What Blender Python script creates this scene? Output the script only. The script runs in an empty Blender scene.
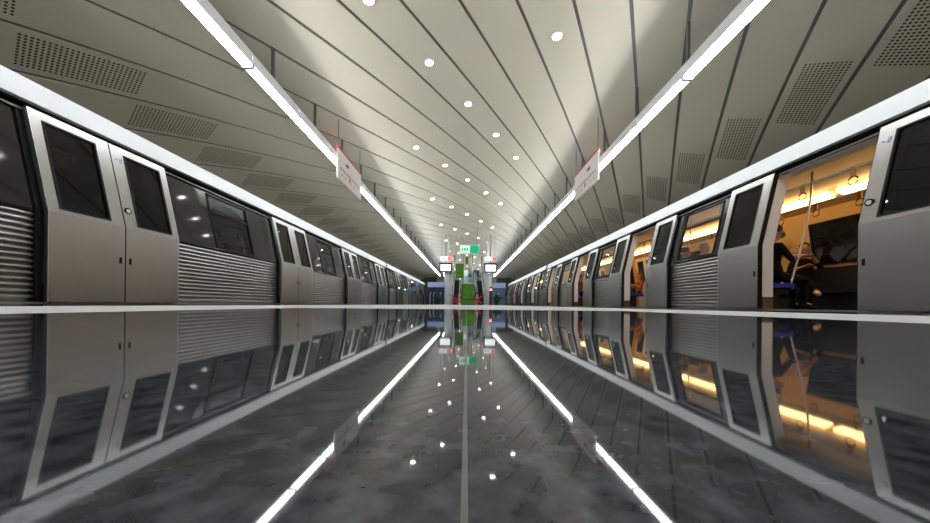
import bpy, bmesh, math, random
from mathutils import Vector, Matrix
random.seed(7)
S = bpy.context.scene
COL = S.collection
R = math.radians

# ------------------------------------------------------------------ camera, world, exposure
CAM_H = 0.033
cam_d = bpy.data.cameras.new('camera'); cam = bpy.data.objects.new('camera', cam_d); COL.objects.link(cam)
cam.location = (0, 0, CAM_H)
cam.rotation_euler = (R(90), -R(0.6), 0)
cam_d.sensor_width = 36; cam_d.lens = 12.0
cam_d.shift_x = -1.5/930; cam_d.shift_y = 43.0/930
cam_d.clip_start = 0.005; cam_d.clip_end = 300
S.camera = cam
world = bpy.data.worlds.new('world'); S.world = world; world.use_nodes = True
world.node_tree.nodes['Background'].inputs[0].default_value = (0.9, 0.95, 1.0, 1)
world.node_tree.nodes['Background'].inputs[1].default_value = 0.06
S.view_settings.view_transform = 'Standard'; S.view_settings.look = 'None'
S.view_settings.gamma = 1; S.view_settings.exposure = 0.0
S.view_settings.use_curve_mapping = False
TUBE = 22.0          # downward side of the suspended tube lights
ADDED_UP = 100.0           # hidden emitter added to the same lights to brighten the vault
DOWN = 40.0          # emission of the recessed downlights
SALOON = 9.0         # emission of the train's own ceiling light
try:
    S.cycles.max_bounces = 10; S.cycles.diffuse_bounces = 5; S.cycles.glossy_bounces = 5
    S.cycles.transparent_max_bounces = 12; S.cycles.sample_clamp_indirect = 6
    S.cycles.use_denoising = True
except Exception: pass

# ------------------------------------------------------------------ materials
def mat(name, col, rough=.5, metal=0., emit=None, estr=0., spec=.5):
    m = bpy.data.materials.new(name); m.use_nodes = True
    b = m.node_tree.nodes['Principled BSDF']
    b.inputs['Base Color'].default_value = (*col, 1); b.inputs['Roughness'].default_value = rough
    b.inputs['Metallic'].default_value = metal; b.inputs['Specular IOR Level'].default_value = spec
    if emit: b.inputs['Emission Color'].default_value = (*emit, 1); b.inputs['Emission Strength'].default_value = estr
    return m
def nodes(m): return m.node_tree.nodes, m.node_tree.links, m.node_tree.nodes['Principled BSDF']
def noise_col(m, c1, c2, scale, detail=4, stretch=(1,1,1), lo=.35, hi=.65):
    N, L, b = nodes(m)
    tc = N.new('ShaderNodeTexCoord'); mp = N.new('ShaderNodeMapping'); mp.inputs['Scale'].default_value = stretch
    n = N.new('ShaderNodeTexNoise'); n.inputs['Scale'].default_value = scale; n.inputs['Detail'].default_value = detail
    r = N.new('ShaderNodeValToRGB'); r.color_ramp.elements[0].color = (*c1,1); r.color_ramp.elements[1].color = (*c2,1)
    r.color_ramp.elements[0].position = lo; r.color_ramp.elements[1].position = hi
    L.new(tc.outputs['Object'], mp.inputs[0]); L.new(mp.outputs[0], n.inputs['Vector']); L.new(n.outputs[0], r.inputs[0]); L.new(r.outputs[0], b.inputs['Base Color'])
    return mp, n
def bump(m, scale, stretch, dist, strength=.5, detail=2):
    N, L, b = nodes(m)
    tc = N.new('ShaderNodeTexCoord'); mp = N.new('ShaderNodeMapping'); mp.inputs['Scale'].default_value = stretch
    n = N.new('ShaderNodeTexNoise'); n.inputs['Scale'].default_value = scale; n.inputs['Detail'].default_value = detail
    bp = N.new('ShaderNodeBump'); bp.inputs['Distance'].default_value = dist; bp.inputs['Strength'].default_value = strength
    L.new(tc.outputs['Object'], mp.inputs[0]); L.new(mp.outputs[0], n.inputs['Vector']); L.new(n.outputs[0], bp.inputs['Height']); L.new(bp.outputs[0], b.inputs['Normal'])
def glass(name, tint, ior=1.5, rough=.0):
    m = bpy.data.materials.new(name); m.use_nodes = True; N = m.node_tree.nodes; L = m.node_tree.links
    N.remove(N['Principled BSDF']); out = N['Material Output']
    t = N.new('ShaderNodeBsdfTransparent'); t.inputs[0].default_value = (*tint, 1)
    g = N.new('ShaderNodeBsdfGlossy'); g.inputs['Roughness'].default_value = rough; g.inputs['Color'].default_value = (.95,.97,1,1)
    lw = N.new('ShaderNodeLayerWeight'); pw = N.new('ShaderNodeMath'); pw.operation = 'POWER'; pw.inputs[1].default_value = 5; L.new(lw.outputs['Facing'], pw.inputs[0])
    f0 = ((ior-1)/(ior+1))**2
    f = N.new('ShaderNodeMath'); f.operation = 'MULTIPLY_ADD'; f.inputs[1].default_value = 1-f0; f.inputs[2].default_value = f0; L.new(pw.outputs[0], f.inputs[0])
    x = N.new('ShaderNodeMixShader'); L.new(f.outputs[0], x.inputs[0]); L.new(t.outputs[0], x.inputs[1]); L.new(g.outputs[0], x.inputs[2]); L.new(x.outputs[0], out.inputs[0])
    return m

M = {}
M['granite'] = mat('polished_dark_granite', (.03,.03,.032), .035, spec=.55)
noise_col(M['granite'], (.018,.021,.027), (.084,.092,.108), 130, 8, lo=.36, hi=.70)
M['pale_floor'] = mat('pale_matt_stone', (.80,.80,.80), .75, spec=.2); noise_col(M['pale_floor'], (.62,.62,.63), (.69,.69,.705), 30, 3)
M['centre_strip'] = mat('pale_centre_strip', (.14,.145,.15), .4)
M['concrete'] = mat('dark_concrete', (.09,.09,.09), .9); noise_col(M['concrete'], (.06,.06,.06), (.12,.12,.115), 3)
M['backing'] = mat('ceiling_gap_backing', (.12,.117,.113), .7)
M['wall'] = mat('wall_grey', (.55,.55,.53), .6)
M['steel'] = mat('brushed_steel', (.36,.35,.335), .30, 1.0); bump(M['steel'], 5, (1,1.5,.5), .012, .25, 1)
M['steel_rib'] = mat('ribbed_steel', (.30,.29,.27), .30, 1.0)
M['steel_edge'] = mat('steel_edge', (.62,.62,.63), .28, 1.0)
M['chrome'] = mat('chrome', (.75,.74,.72), .3, 1.0)
M['white_paint'] = mat('white_paint', (.86,.88,.90), .35)
M['black_gloss'] = mat('black_gloss', (.010,.010,.011), .06, spec=.5)
M['rubber'] = mat('black_rubber', (.004,.004,.0045), .6, spec=.2)
M['glass'] = glass('tinted_glass', (.55,.57,.6))
M['window_clear'] = glass('window_clear', (.93,.94,.94))
M['clear'] = glass('clear_glass', (.90,.95,.95))
M['dark_glass'] = glass('dark_glass', (.16,.17,.18), 1.45)
M['cream'] = mat('cream_panel', (.62,.43,.20), .45)
M['cream2'] = mat('cream_ceiling', (.66,.47,.24), .4)
M['jamb'] = mat('white_jamb', (.80,.78,.75), .4)
M['brown'] = mat('brown_kick', (.10,.055,.03), .5)
M['lino'] = mat('dark_lino', (.03,.028,.026), .5)
M['seat_black'] = mat('seat_black', (.012,.011,.012), .5)
M['seat_blue'] = mat('seat_blue', (.02,.035,.42), .45)
M['strap'] = mat('strap_orange', (.60,.30,.07), .5)
M['strap_dark'] = mat('strap_dark', (.08,.06,.04), .5)
M['map'] = mat('map_print', (.42,.27,.13), .6)
M['sal_light'] = mat('saloon_light', (1,.9,.7), .5, emit=(1,.60,.22), estr=SALOON)
M['sal_off'] = mat('saloon_light_off', (.5,.5,.48), .4)
M['tube'] = mat('tube_diffuser', (.9,.9,.9), .4, emit=(.93,.97,1.0), estr=TUBE)
M['added_uplight'] = mat('added_uplight_glow', (.9,.9,.9), .4, emit=(.95,.97,1.0), estr=ADDED_UP)
M['down'] = mat('downlight_disc', (.9,.9,.9), .4, emit=(1,.97,.92), estr=DOWN)
M['housing'] = mat('light_housing', (.84,.86,.88), .35)
M['rod'] = mat('dark_rod', (.10,.10,.10), .5)
M['sign_white'] = mat('sign_white', (.86,.84,.80), .5)
M['sign_red'] = mat('sign_red', (.55,.03,.03), .5)
M['sign_dark'] = mat('sign_dark', (.10,.08,.08), .5)
M['blue_mark'] = mat('blue_mark', (.05,.13,.45), .4)
M['exit_green'] = mat('exit_green', (.0,.35,.14), .4, emit=(0,.55,.22), estr=.5)
M['exit_white'] = mat('exit_white', (.7,.9,.8), .4, emit=(.6,.95,.8), estr=.6)
M['screen'] = mat('lit_screen', (.9,.9,.9), .3, emit=(.93,.97,1), estr=1.2)
M['sign_lit'] = mat('lit_sign', (.9,.9,.9), .4, emit=(1,.97,.95), estr=.9)
M['sign_lit_red'] = mat('lit_sign_red', (.8,.1,.1), .4, emit=(1,.25,.25), estr=.8)
M['green'] = mat('green_panel', (.10,.25,.02), .6)
M['turf'] = mat('green_turf', (.06,.26,.015), .8); noise_col(M['turf'], (.045,.20,.01), (.09,.33,.02), 14)
M['red'] = mat('red_paint', (.50,.01,.03), .4)
M['red_lamp'] = mat('red_lamp', (.8,.1,.1), .4, emit=(1,.12,.16), estr=7)
M['blue_fascia'] = mat('blue_fascia', (.38,.50,.80), .4)
M['navy'] = mat('navy', (.01,.025,.09), .4)
M['blue_steel'] = mat('blue_steel', (.12,.22,.36), .4)
M['pillar'] = mat('pale_pillar', (.60,.68,.68), .3)
M['dark'] = mat('dark_matter', (.02,.02,.025), .5)
M['plant'] = mat('leaf_green', (.03,.10,.02), .6)
M['skin'] = mat('skin', (.55,.28,.16), .5)
M['skin2'] = mat('skin_pale', (.62,.36,.24), .5)
M['hair_dark'] = mat('hair_dark', (.015,.010,.008), .5)
M['hair_grey'] = mat('hair_grey', (.30,.27,.25), .6)
M['hair_red'] = mat('hair_auburn', (.25,.06,.015), .5)
M['cl_black'] = mat('cloth_black', (.006,.006,.007), .9, spec=.2)
M['cl_grey'] = mat('cloth_grey', (.10,.10,.11), .8)
M['cl_white'] = mat('cloth_white', (.75,.77,.80), .7)
M['cl_orange'] = mat('cloth_rust', (.42,.10,.03), .8)
M['mask'] = mat('mask_blue', (.35,.58,.72), .7)
M['shoe_white'] = mat('shoe_white', (.75,.70,.65), .6)
M['eye'] = mat('eye', (.02,.015,.01), .2)
M['lip'] = mat('lip', (.35,.10,.08), .5)
M['phone'] = mat('phone', (.02,.02,.025), .2)

# ceiling panel: satin paint with a perforated field near each train side (round holes)
def ceiling_mat():
    m = mat('satin_ceiling_panel', (.48,.448,.355), .30, spec=.16)
    N, L, b = nodes(m)
    uv = N.new('ShaderNodeUVMap'); uv.uv_map = 'UVMap'
    sx = N.new('ShaderNodeSeparateXYZ'); L.new(uv.outputs[0], sx.inputs[0])
    def mth(op, a, bb=None):
        n = N.new('ShaderNodeMath'); n.operation = op
        for i, v in enumerate((a, bb)):
            if v is None: continue
            if isinstance(v, (int, float)): n.inputs[i].default_value = v
            else: L.new(v, n.inputs[i])
        return n.outputs[0]
    P = .0529
    U = sx.outputs[0]; V = sx.outputs[1]              # metres across and along the panel
    du = mth('SUBTRACT', mth('FRACT', mth('DIVIDE', U, P)), .5); dv = mth('SUBTRACT', mth('FRACT', mth('DIVIDE', V, P)), .5)
    d2 = mth('ADD', mth('MULTIPLY', du, du), mth('MULTIPLY', dv, dv))
    hole = mth('LESS_THAN', d2, .30*.30)
    inu = mth('MULTIPLY', mth('GREATER_THAN', U, P*2), mth('LESS_THAN', U, P*13))
    fields = None
    for (a, c) in PERF:
        f = mth('MULTIPLY', mth('GREATER_THAN', V, round(a/P)*P), mth('LESS_THAN', V, round(c/P)*P))
        fields = f if fields is None else mth('ADD', fields, f)
    k = mth('MULTIPLY', mth('MULTIPLY', hole, inu), fields)
    # faint transverse sheet joints
    mix = N.new('ShaderNodeMix'); mix.data_type = 'RGBA'
    L.new(k, mix.inputs['Factor']); mix.inputs['A'].default_value = (.48,.448,.355,1); mix.inputs['B'].default_value = (.010,.010,.010,1)
    L.new(mix.outputs['Result'], b.inputs['Base Color'])
    return m

# ------------------------------------------------------------------ helpers
class MB:
    def __init__(s): s.v = []; s.f = []; s.mi = []; s.mats = []
    def each(s, name, mats, parent=None, smooth=False):
        # one object per separate solid
        par = list(range(len(s.v)))
        def find(i):
            while par[i] != i: par[i] = par[par[i]]; i = par[i]
            return i
        for f in s.f:
            for q in f[1:]: par[find(q)] = find(f[0])
        groups = {}
        for f, mi in zip(s.f, s.mi): groups.setdefault(find(f[0]), []).append(f)
        out = []
        for fs in groups.values():
            ids = sorted({q for f in fs for q in f}); mp = {q: n for n, q in enumerate(ids)}
            b = MB(); b.v = [s.v[q] for q in ids]; b.f = [tuple(mp[q] for q in f) for f in fs]; b.mi = [0]*len(fs)
            out.append(b.build(name, mats, parent, smooth))
        return out
    def m(s, name):
        if name not in s.mats: s.mats.append(name)
        return s.mats.index(name)
    def poly(s, pts, mat='', ):
        o = len(s.v); s.v += [tuple(p) for p in pts]; s.f.append(tuple(range(o, o+len(pts)))); s.mi.append(s.m(mat))
    def hexa(s, a, b, mat=''):      # two matching quads
        o = len(s.v); s.v += [tuple(p) for p in a] + [tuple(p) for p in b]; i = s.m(mat)
        n = len(a)
        s.f.append(tuple(o+k for k in range(n))); s.f.append(tuple(o+n+k for k in reversed(range(n)))); s.mi += [i, i]
        for k in range(n):
            s.f.append((o+k, o+n+k, o+n+(k+1) % n, o+(k+1) % n)); s.mi.append(i)
    def box(s, x0, x1, y0, y1, z0, z1, mat=''):
        s.hexa([(x0,y0,z0),(x1,y0,z0),(x1,y1,z0),(x0,y1,z0)], [(x0,y0,z1),(x1,y0,z1),(x1,y1,z1),(x0,y1,z1)], mat)
    def tube(s, pts, r, n=8, mat='', cap=True):
        pts = [Vector(p) for p in pts]; o = len(s.v); i = s.m(mat); up = None
        for k, p in enumerate(pts):
            t = (pts[min(k+1, len(pts)-1)] - pts[max(k-1, 0)]).normalized()
            if up is None: up = Vector((0,0,1)) if abs(t.z) < .9 else Vector((1,0,0))
            a = t.cross(up).normalized(); b = t.cross(a).normalized(); up = -b if False else up
            rr = r[k] if isinstance(r, (list, tuple)) else r
            for q in range(n):
                w = 2*math.pi*q/n; s.v.append(tuple(p + a*math.cos(w)*rr + b*math.sin(w)*rr))
        for k in range(len(pts)-1):
            for q in range(n):
                s.f.append((o+k*n+q, o+k*n+(q+1) % n, o+(k+1)*n+(q+1) % n, o+(k+1)*n+q)); s.mi.append(i)
        if cap:
            s.f.append(tuple(o+q for q in reversed(range(n)))); s.f.append(tuple(o+(len(pts)-1)*n+q for q in range(n))); s.mi += [i, i]
    def build(s, name, mats, parent=None, smooth=False, fix=True):
        me = bpy.data.meshes.new(name); me.from_pydata(s.v, [], s.f)
        names = mats if isinstance(mats, (list, tuple)) else [mats]
        for q in (s.mats if s.mats and s.mats != [''] else names): me.materials.append(M[q if q else names[0]])
        if s.mats and s.mats != ['']:
            for p, i in zip(me.polygons, s.mi): p.material_index = i
        if fix:
            bm = bmesh.new(); bm.from_mesh(me); bmesh.ops.recalc_face_normals(bm, faces=bm.faces); bm.to_mesh(me); bm.free()
        if smooth:
            for p in me.polygons: p.use_smooth = True
        o = bpy.data.objects.new(name, me); COL.objects.link(o)
        if parent: o.parent = parent
        return o
def tag(o, label=None, cat=None, group=None, kind=None):
    if label: o['label'] = label
    if cat: o['category'] = cat
    if group: o['group'] = group
    if kind: o['kind'] = kind
    return o
def empty(name, loc=(0,0,0), rz=0):
    o = bpy.data.objects.new(name, None); COL.objects.link(o); o.location = loc; o.rotation_euler.z = rz; o.empty_display_size = .1
    return o
def copy_tree(o, parent=None):
    c = o.copy(); COL.objects.link(c); c.parent = parent
    for ch in list(o.children): copy_tree(ch, c)
    return c
ONES = ['', 'first','second','third','fourth','fifth','sixth','seventh','eighth','ninth','tenth','eleventh','twelfth','thirteenth','fourteenth','fifteenth','sixteenth','seventeenth','eighteenth','nineteenth']
TENS = {2:('twenty','twentieth'),3:('thirty','thirtieth'),4:('forty','fortieth'),5:('fifty','fiftieth')}
def nth(n):
    if n < 20: return ONES[n]
    t, o = divmod(n, 10)
    return TENS[t][1] if o == 0 else TENS[t][0]+'-'+ONES[o]
def struct(o): o['kind'] = 'structure'; return o

# ------------------------------------------------------------------ structure: ceiling vault
H = 5.0; X0 = .0549; C0 = -1.0339; SK = .3141; BK = 1.667
def ceil_z(x):
    t = x/H - X0
    return CAM_H + H*(1 - .1127*t*t - .0143*t**4)
def seam_y(k, x): return H*(C0 + SK*k + BK*(x/H - X0))
def seam_k(x, y): return (y/H - C0 - BK*(x/H - X0))/SK
SLEN = math.hypot(1, BK); WID = SK*H/SLEN              # true panel width
def along(x, f): return x*SLEN/1.0 + (f*SK*H)*BK/SLEN     # distance along the panel direction, square to the seams
# perforated fields: right side between x = 1.16H and 1.31H on the far edge, left likewise
r0 = along(1.157*H, .855); r1 = along(1.309*H, .855)
l0 = along(-1.275*H, .14); l1 = along(-1.142*H, .14)
PERF = [(r0, r1), (l0, l1)]
M['ceiling'] = ceiling_mat()
XE = 7.9
NX = 56
xs = [-XE + 2*XE*i/NX for i in range(NX+1)]
mb = MB()
for i in range(NX):
    a, b = xs[i], xs[i+1]
    mb.poly([(a,-9,ceil_z(a)+.022),(b,-9,ceil_z(b)+.022),(b,52,ceil_z(b)+.022),(a,52,ceil_z(a)+.022)])
ceiling = struct(mb.build('ceiling', 'backing', fix=False, smooth=True))
GAP = .060
def ceiling_panel(k):
    me = bpy.data.meshes.new('ceiling_panel'); bm = bmesh.new(); uvl = bm.loops.layers.uv.new('UVMap')
    f0 = GAP/2/WID; f1 = 1 - f0
    fr = [f0, f0+.17, f0+.33, .5, f1-.33, f1-.17, f1]
    grid = []
    for x in xs:
        row = []
        for j, f in enumerate(fr):
            y = seam_y(k+f, x)
            sag = .003*(1-(2*f-1)**2)      # each panel is slightly dished
            row.append(bm.verts.new((x, y, ceil_z(x) - sag)))
        up0 = bm.verts.new((x, seam_y(k+f0, x), ceil_z(x)+.02)); up1 = bm.verts.new((x, seam_y(k+f1, x), ceil_z(x)+.02))
        e0 = bm.verts.new(row[0].co); e1 = bm.verts.new(row[-1].co)
        grid.append([up0, e0]+row+[e1, up1])
    ff = [f0, f0]+fr+[f1, f1]
    for i in range(NX):
        for j in (0, 2, 3, 4, 5, 6, 7, 9):
            v = (grid[i][j], grid[i][j+1], grid[i+1][j+1], grid[i+1][j])
            ys = [p.co.y for p in v]
            if max(ys) < -9 or min(ys) > 52: continue
            F = bm.faces.new(v); F.smooth = j not in (0, 9)
            for lp, (ii, jj) in zip(F.loops, ((i,j),(i,j+1),(i+1,j+1),(i+1,j))):
                f = ff[jj]; lp[uvl].uv = (f*WID, along(xs[ii], f))
    bmesh.ops.delete(bm, geom=[v for v in bm.verts if not v.link_faces], context='VERTS')
    if len(bm.faces) == 0: bm.free(); return
    bm.normal_update()
    for F in bm.faces:
        if F.normal.z > .02: F.normal_flip()
    bm.to_mesh(me); bm.free(); me.materials.append(M['ceiling'])
    o = bpy.data.objects.new('ceiling_panel', me); COL.objects.link(o); o.parent = ceiling
for k in range(-14, 54): ceiling_panel(k)

# ------------------------------------------------------------------ structure: floor, track beds, walls
EDGE = 4.42; SLX = 1.07; SLY = 2.05
mb = MB()
PF = 2.3; mb.box(-PF, -SLX, -9, 46, -.12, 0); mb.box(SLX, PF, -9, 46, -.12, 0)
mb.box(-SLX, SLX, SLY, 46, -.12, 0); mb.box(-SLX, SLX, -9, -2, -.12, 0)
floor = struct(mb.build('floor', 'pale_floor'))
mb = MB(); mb.box(-SLX, -.0006, -2, SLY, -.12, 0); mb.box(.0006, SLX, -2, SLY, -.12, 0)
g = mb.build('floor_granite_slab', 'granite', floor)
mb = MB(); mb.box(-.0006, .0006, -2, SLY, -.12, 0); mb.build('floor_pale_strip', 'centre_strip', floor)  # thin pale strip between the two granite halves
mb = MB(); mb.box(-EDGE+.02, EDGE-.02, -9, 46, -1.1, -.12)
struct(mb.build('trim_1', 'concrete'))
for s, nm in ((-1, 'left'), (1, 'right')):
    mb = MB(); mb.box(*sorted((s*(EDGE-.02), s*8.1)), -9, 52, -1.3, -1.1); struct(mb.build('floor_track_'+nm, 'concrete'))
    mb = MB(); mb.box(*sorted((s*7.9, s*8.1)), -9, 52, -1.1, ceil_z(s*7.9)+.1); struct(mb.build('wall_'+nm, 'wall'))
    mb = MB(); mb.box(*sorted((s*EDGE, s*7.9)), 46, 46.3, -1.1, 4.0); struct(mb.build('wall_tunnel_'+nm, 'concrete'))
mb = MB(); mb.box(-7.9, 7.9, 51.6, 52, -.1, 4.6); struct(mb.build('wall_end', 'wall'))
mb = MB(); mb.box(-EDGE, EDGE, 46, 51.6, -.12, 0); struct(mb.build('floor_end', 'pale_floor'))

mb = MB(); mb.box(-EDGE, -PF, -9, 46, -.12, 0); mb.box(PF, EDGE, -9, 46, -.12, 0); mb.build('floor_added_granite_border', 'granite', floor)  # dark border added to cut floor bounce onto the side vault

# ------------------------------------------------------------------ suspended tube lights, rods
LX = {-1: -3.49, 1: 3.56}; LZ = 3.72; LP = 1.36
def tube_light():
    t = empty('tube_light')
    mb = MB(); w = .080
    mb.hexa([(-w,.012,.022),(w,.012,.022),(w*.9,.012,.17),(-w*.9,.012,.17)], [(-w,LP-.012,.022),(w,LP-.012,.022),(w*.9,LP-.012,.17),(-w*.9,LP-.012,.17)])
    mb.build('housing', 'housing', t)
    mb = MB()
    pr = [(-w*.96,.022),(-w*.92,-.004),(-w*.6,-.012),(w*.6,-.012),(w*.92,-.004),(w*.96,.022)]
    mb.hexa([(x,.03,z) for x, z in pr], [(x,LP-.03,z) for x, z in pr]); mb.build('diffuser', 'tube', t)
    mb = MB(); mb.box(-w*.74,-w*.66,.03,LP-.03,.172,.25); mb.build('added_uplight', 'added_uplight', t)  # added emitter, hidden from below, lights the middle of the vault
    mb = MB(); mb.box(w*.82,w*.9,.001,LP-.001,.165,.215); mb.build('added_shade_lip', 'housing', t)  # added lip hides the emitter and cuts its low-angle light
    mb = MB(); mb.box(-w*.9,-w*.75,.001,LP-.001,.165,.36); mb.box(-w*.75, 0.004, .001, LP-.001, .285, .292); mb.build('added_reflector', 'housing', t)  # added back plate and top flap, shaping the upward light
    mb = MB()
    for y in (.012, LP-.03): mb.box(-w*1.02, w*1.02, y, y+.018, -.026, .03)
    mb.each('end_cap', 'housing', t)
    return t
T0 = tube_light(); first = True
for s, nm in ((-1,'left'), (1,'right')):
    ys = 4.90 if s < 0 else 5.06
    n0 = -9; cnt = 0; beh = 0
    for n in range(n0, 27):
        y = ys + (n-1)*LP
        o = T0 if first else copy_tree(T0)
        first = False
        o.location = (LX[s], y, CAM_H+LZ)
        if s > 0: o.rotation_euler.z = math.pi; o.location.y += LP
        if y + LP > 3.55:
            cnt += 1; lab = f'white tube light, {nth(cnt)} from the camera in the {nm} hanging row'
            tag(o, lab, 'light', f'{nm} hanging row of tube lights')
        else:
            beh += 1
            tag(o, f'white tube light overhead and behind the viewer in the {nm} hanging row', 'light', f'{nm} hanging row behind the viewer')
mb = MB(); mb.box(-.022, .022, -.022, .022, 0, 1)
rod_proto = None
for s, nm in ((-1,'left'), (1,'right')):
    cnt = 0
    for k in range(-14, 54):
        x = LX[s] + s*.095; y = seam_y(k, x)
        if y < -5 or y > 40: continue
        z0 = CAM_H+LZ+.20; L_ = ceil_z(x)+.02 - z0
        if rod_proto is None: o = rod_proto = mb.build('hanger_rod', 'rod')
        else: o = rod_proto.copy(); COL.objects.link(o)
        o.location = (x, y, z0); o.scale = (1,1,L_)
        if y > 3.4:
            cnt += 1; tag(o, f'dark hanger rod, {nth(cnt)} from the camera, holding up the {nm} tube light row', 'rod', f'{nm} row of hanger rods')
        else: tag(o, f'dark hanger rod overhead behind the viewer above the {nm} tube light row', 'rod', f'{nm} hanger rods behind the viewer')

# ------------------------------------------------------------------ recessed downlights
def downlight():
    t = empty('downlight')
    mb = MB(); n = 24; r = .074
    mb.poly([(r*math.cos(2*math.pi*i/n), r*math.sin(2*math.pi*i/n), -.012) for i in reversed(range(n))])
    mb.build('lamp_disc', 'down', t, fix=False)
    mb = MB()
    for i in range(n):
        a, b = 2*math.pi*i/n, 2*math.pi*(i+1)/n
        for (ra, za, rb, zb) in ((.074,-.011,.079,-.018),(.079,-.018,.094,-.014),(.094,-.014,.096,.004)):
            mb.poly([(ra*math.cos(a),ra*math.sin(a),za),(ra*math.cos(b),ra*math.sin(b),za),(rb*math.cos(b),rb*math.sin(b),zb),(rb*math.cos(a),rb*math.sin(a),zb)])
    mb.build('bezel', 'white_paint', t, smooth=True)
    return t
D0 = downlight(); first = True
row = 0
PLACE = ['leftmost','second from the left','middle one','second from the right','rightmost']
for k in (2.5, 5.5, 8.5, 11.5, 14.5, 17.5, 20.5, 23.5, 26.5, 29.5, 32.5, 35.5, 38.5):
    row += 1
    for i, xx in enumerate((-.326, -.163, -.002, .163, .322)):
        x = xx*H; y = seam_y(k, x)
        if y < -2 or y > 48: continue
        o = D0 if first else copy_tree(D0); first = False
        o.location = (x, y, ceil_z(x)-.008); sl = (ceil_z(x+.01)-ceil_z(x-.01))/.02; o.rotation_euler = (0, -math.atan(sl), 0)
        vis = y > 0 and (ceil_z(x))/y*310 < 306
        if vis: tag(o, f'round white downlight, {PLACE[i]} of the {nth(row)} diagonal row from the camera', 'downlight', 'round downlights in the vault')
        else: tag(o, f'round white downlight overhead out of view, {PLACE[i]} of the {nth(row)} diagonal row', 'downlight', 'round downlights in the vault')

# ------------------------------------------------------------------ trains
XC = 6.05; ZK = 1.0; XB = 4.60; LEAN = .2227; ZT = 2.15
def bx(z): return XB + max(0, z-ZK)*LEAN
DOORS = [2.70, 6.93, 11.16, 15.39]; CL = 16.75; LW = .755
class Side:
    def __init__(s, sg): s.s = sg
    def P(s, X, y, z): return (s.s*(X-XC), y, z)
    def slab(s, mb, y0, y1, z0, z1, o=0., th=.04, mat=''):
        zs = [z0] + ([ZK] if z0 < ZK-1e-4 and z1 > ZK+1e-4 else []) + [z1]
        pr = [(bx(z)-o, z) for z in zs] + [(bx(z)-o+th, z) for z in reversed(zs)]
        mb.hexa([s.P(X,y0,z) for X, z in pr], [s.P(X,y1,z) for X, z in pr], mat)
    def frame(s, mb, y0, y1, z0, z1, w, o, th, mat=''):     # rectangular ring
        s.slab(mb, y0, y1, z0, z0+w, o, th, mat); s.slab(mb, y0, y1, z1-w, z1, o, th, mat)
        s.slab(mb, y0, y0+w, z0+w, z1-w, o, th, mat); s.slab(mb, y1-w, y1, z0+w, z1-w, o, th, mat)
    def box(s, mb, X0, X1, y0, y1, z0, z1, mat=''):
        a, b = sorted((s.s*(X0-XC), s.s*(X1-XC))); mb.box(a, b, y0, y1, z0, z1, mat)

def stroke2(S_, mb, y, z, h, dirn, o):
    # a small dash and the numeral 2, drawn as strokes lying on the door skin
    w = h*.5; t = h*.16
    for (a0, a1, b0, b1) in ((0,w,1-.16,1),(w-t,w,.5,1),(0,w,.42,.58),(0,t,0,.5),(0,w,0,.16)):
        ya, yb = sorted((y+dirn*a0, y+dirn*a1)); S_.slab(mb, ya, yb, z+b0*h, z+b1*h, o, .003)
    ya, yb = sorted((y-dirn*.05, y-dirn*.02)); S_.slab(mb, ya, yb, z+.4*h, z+.6*h, o, .003)

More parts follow.
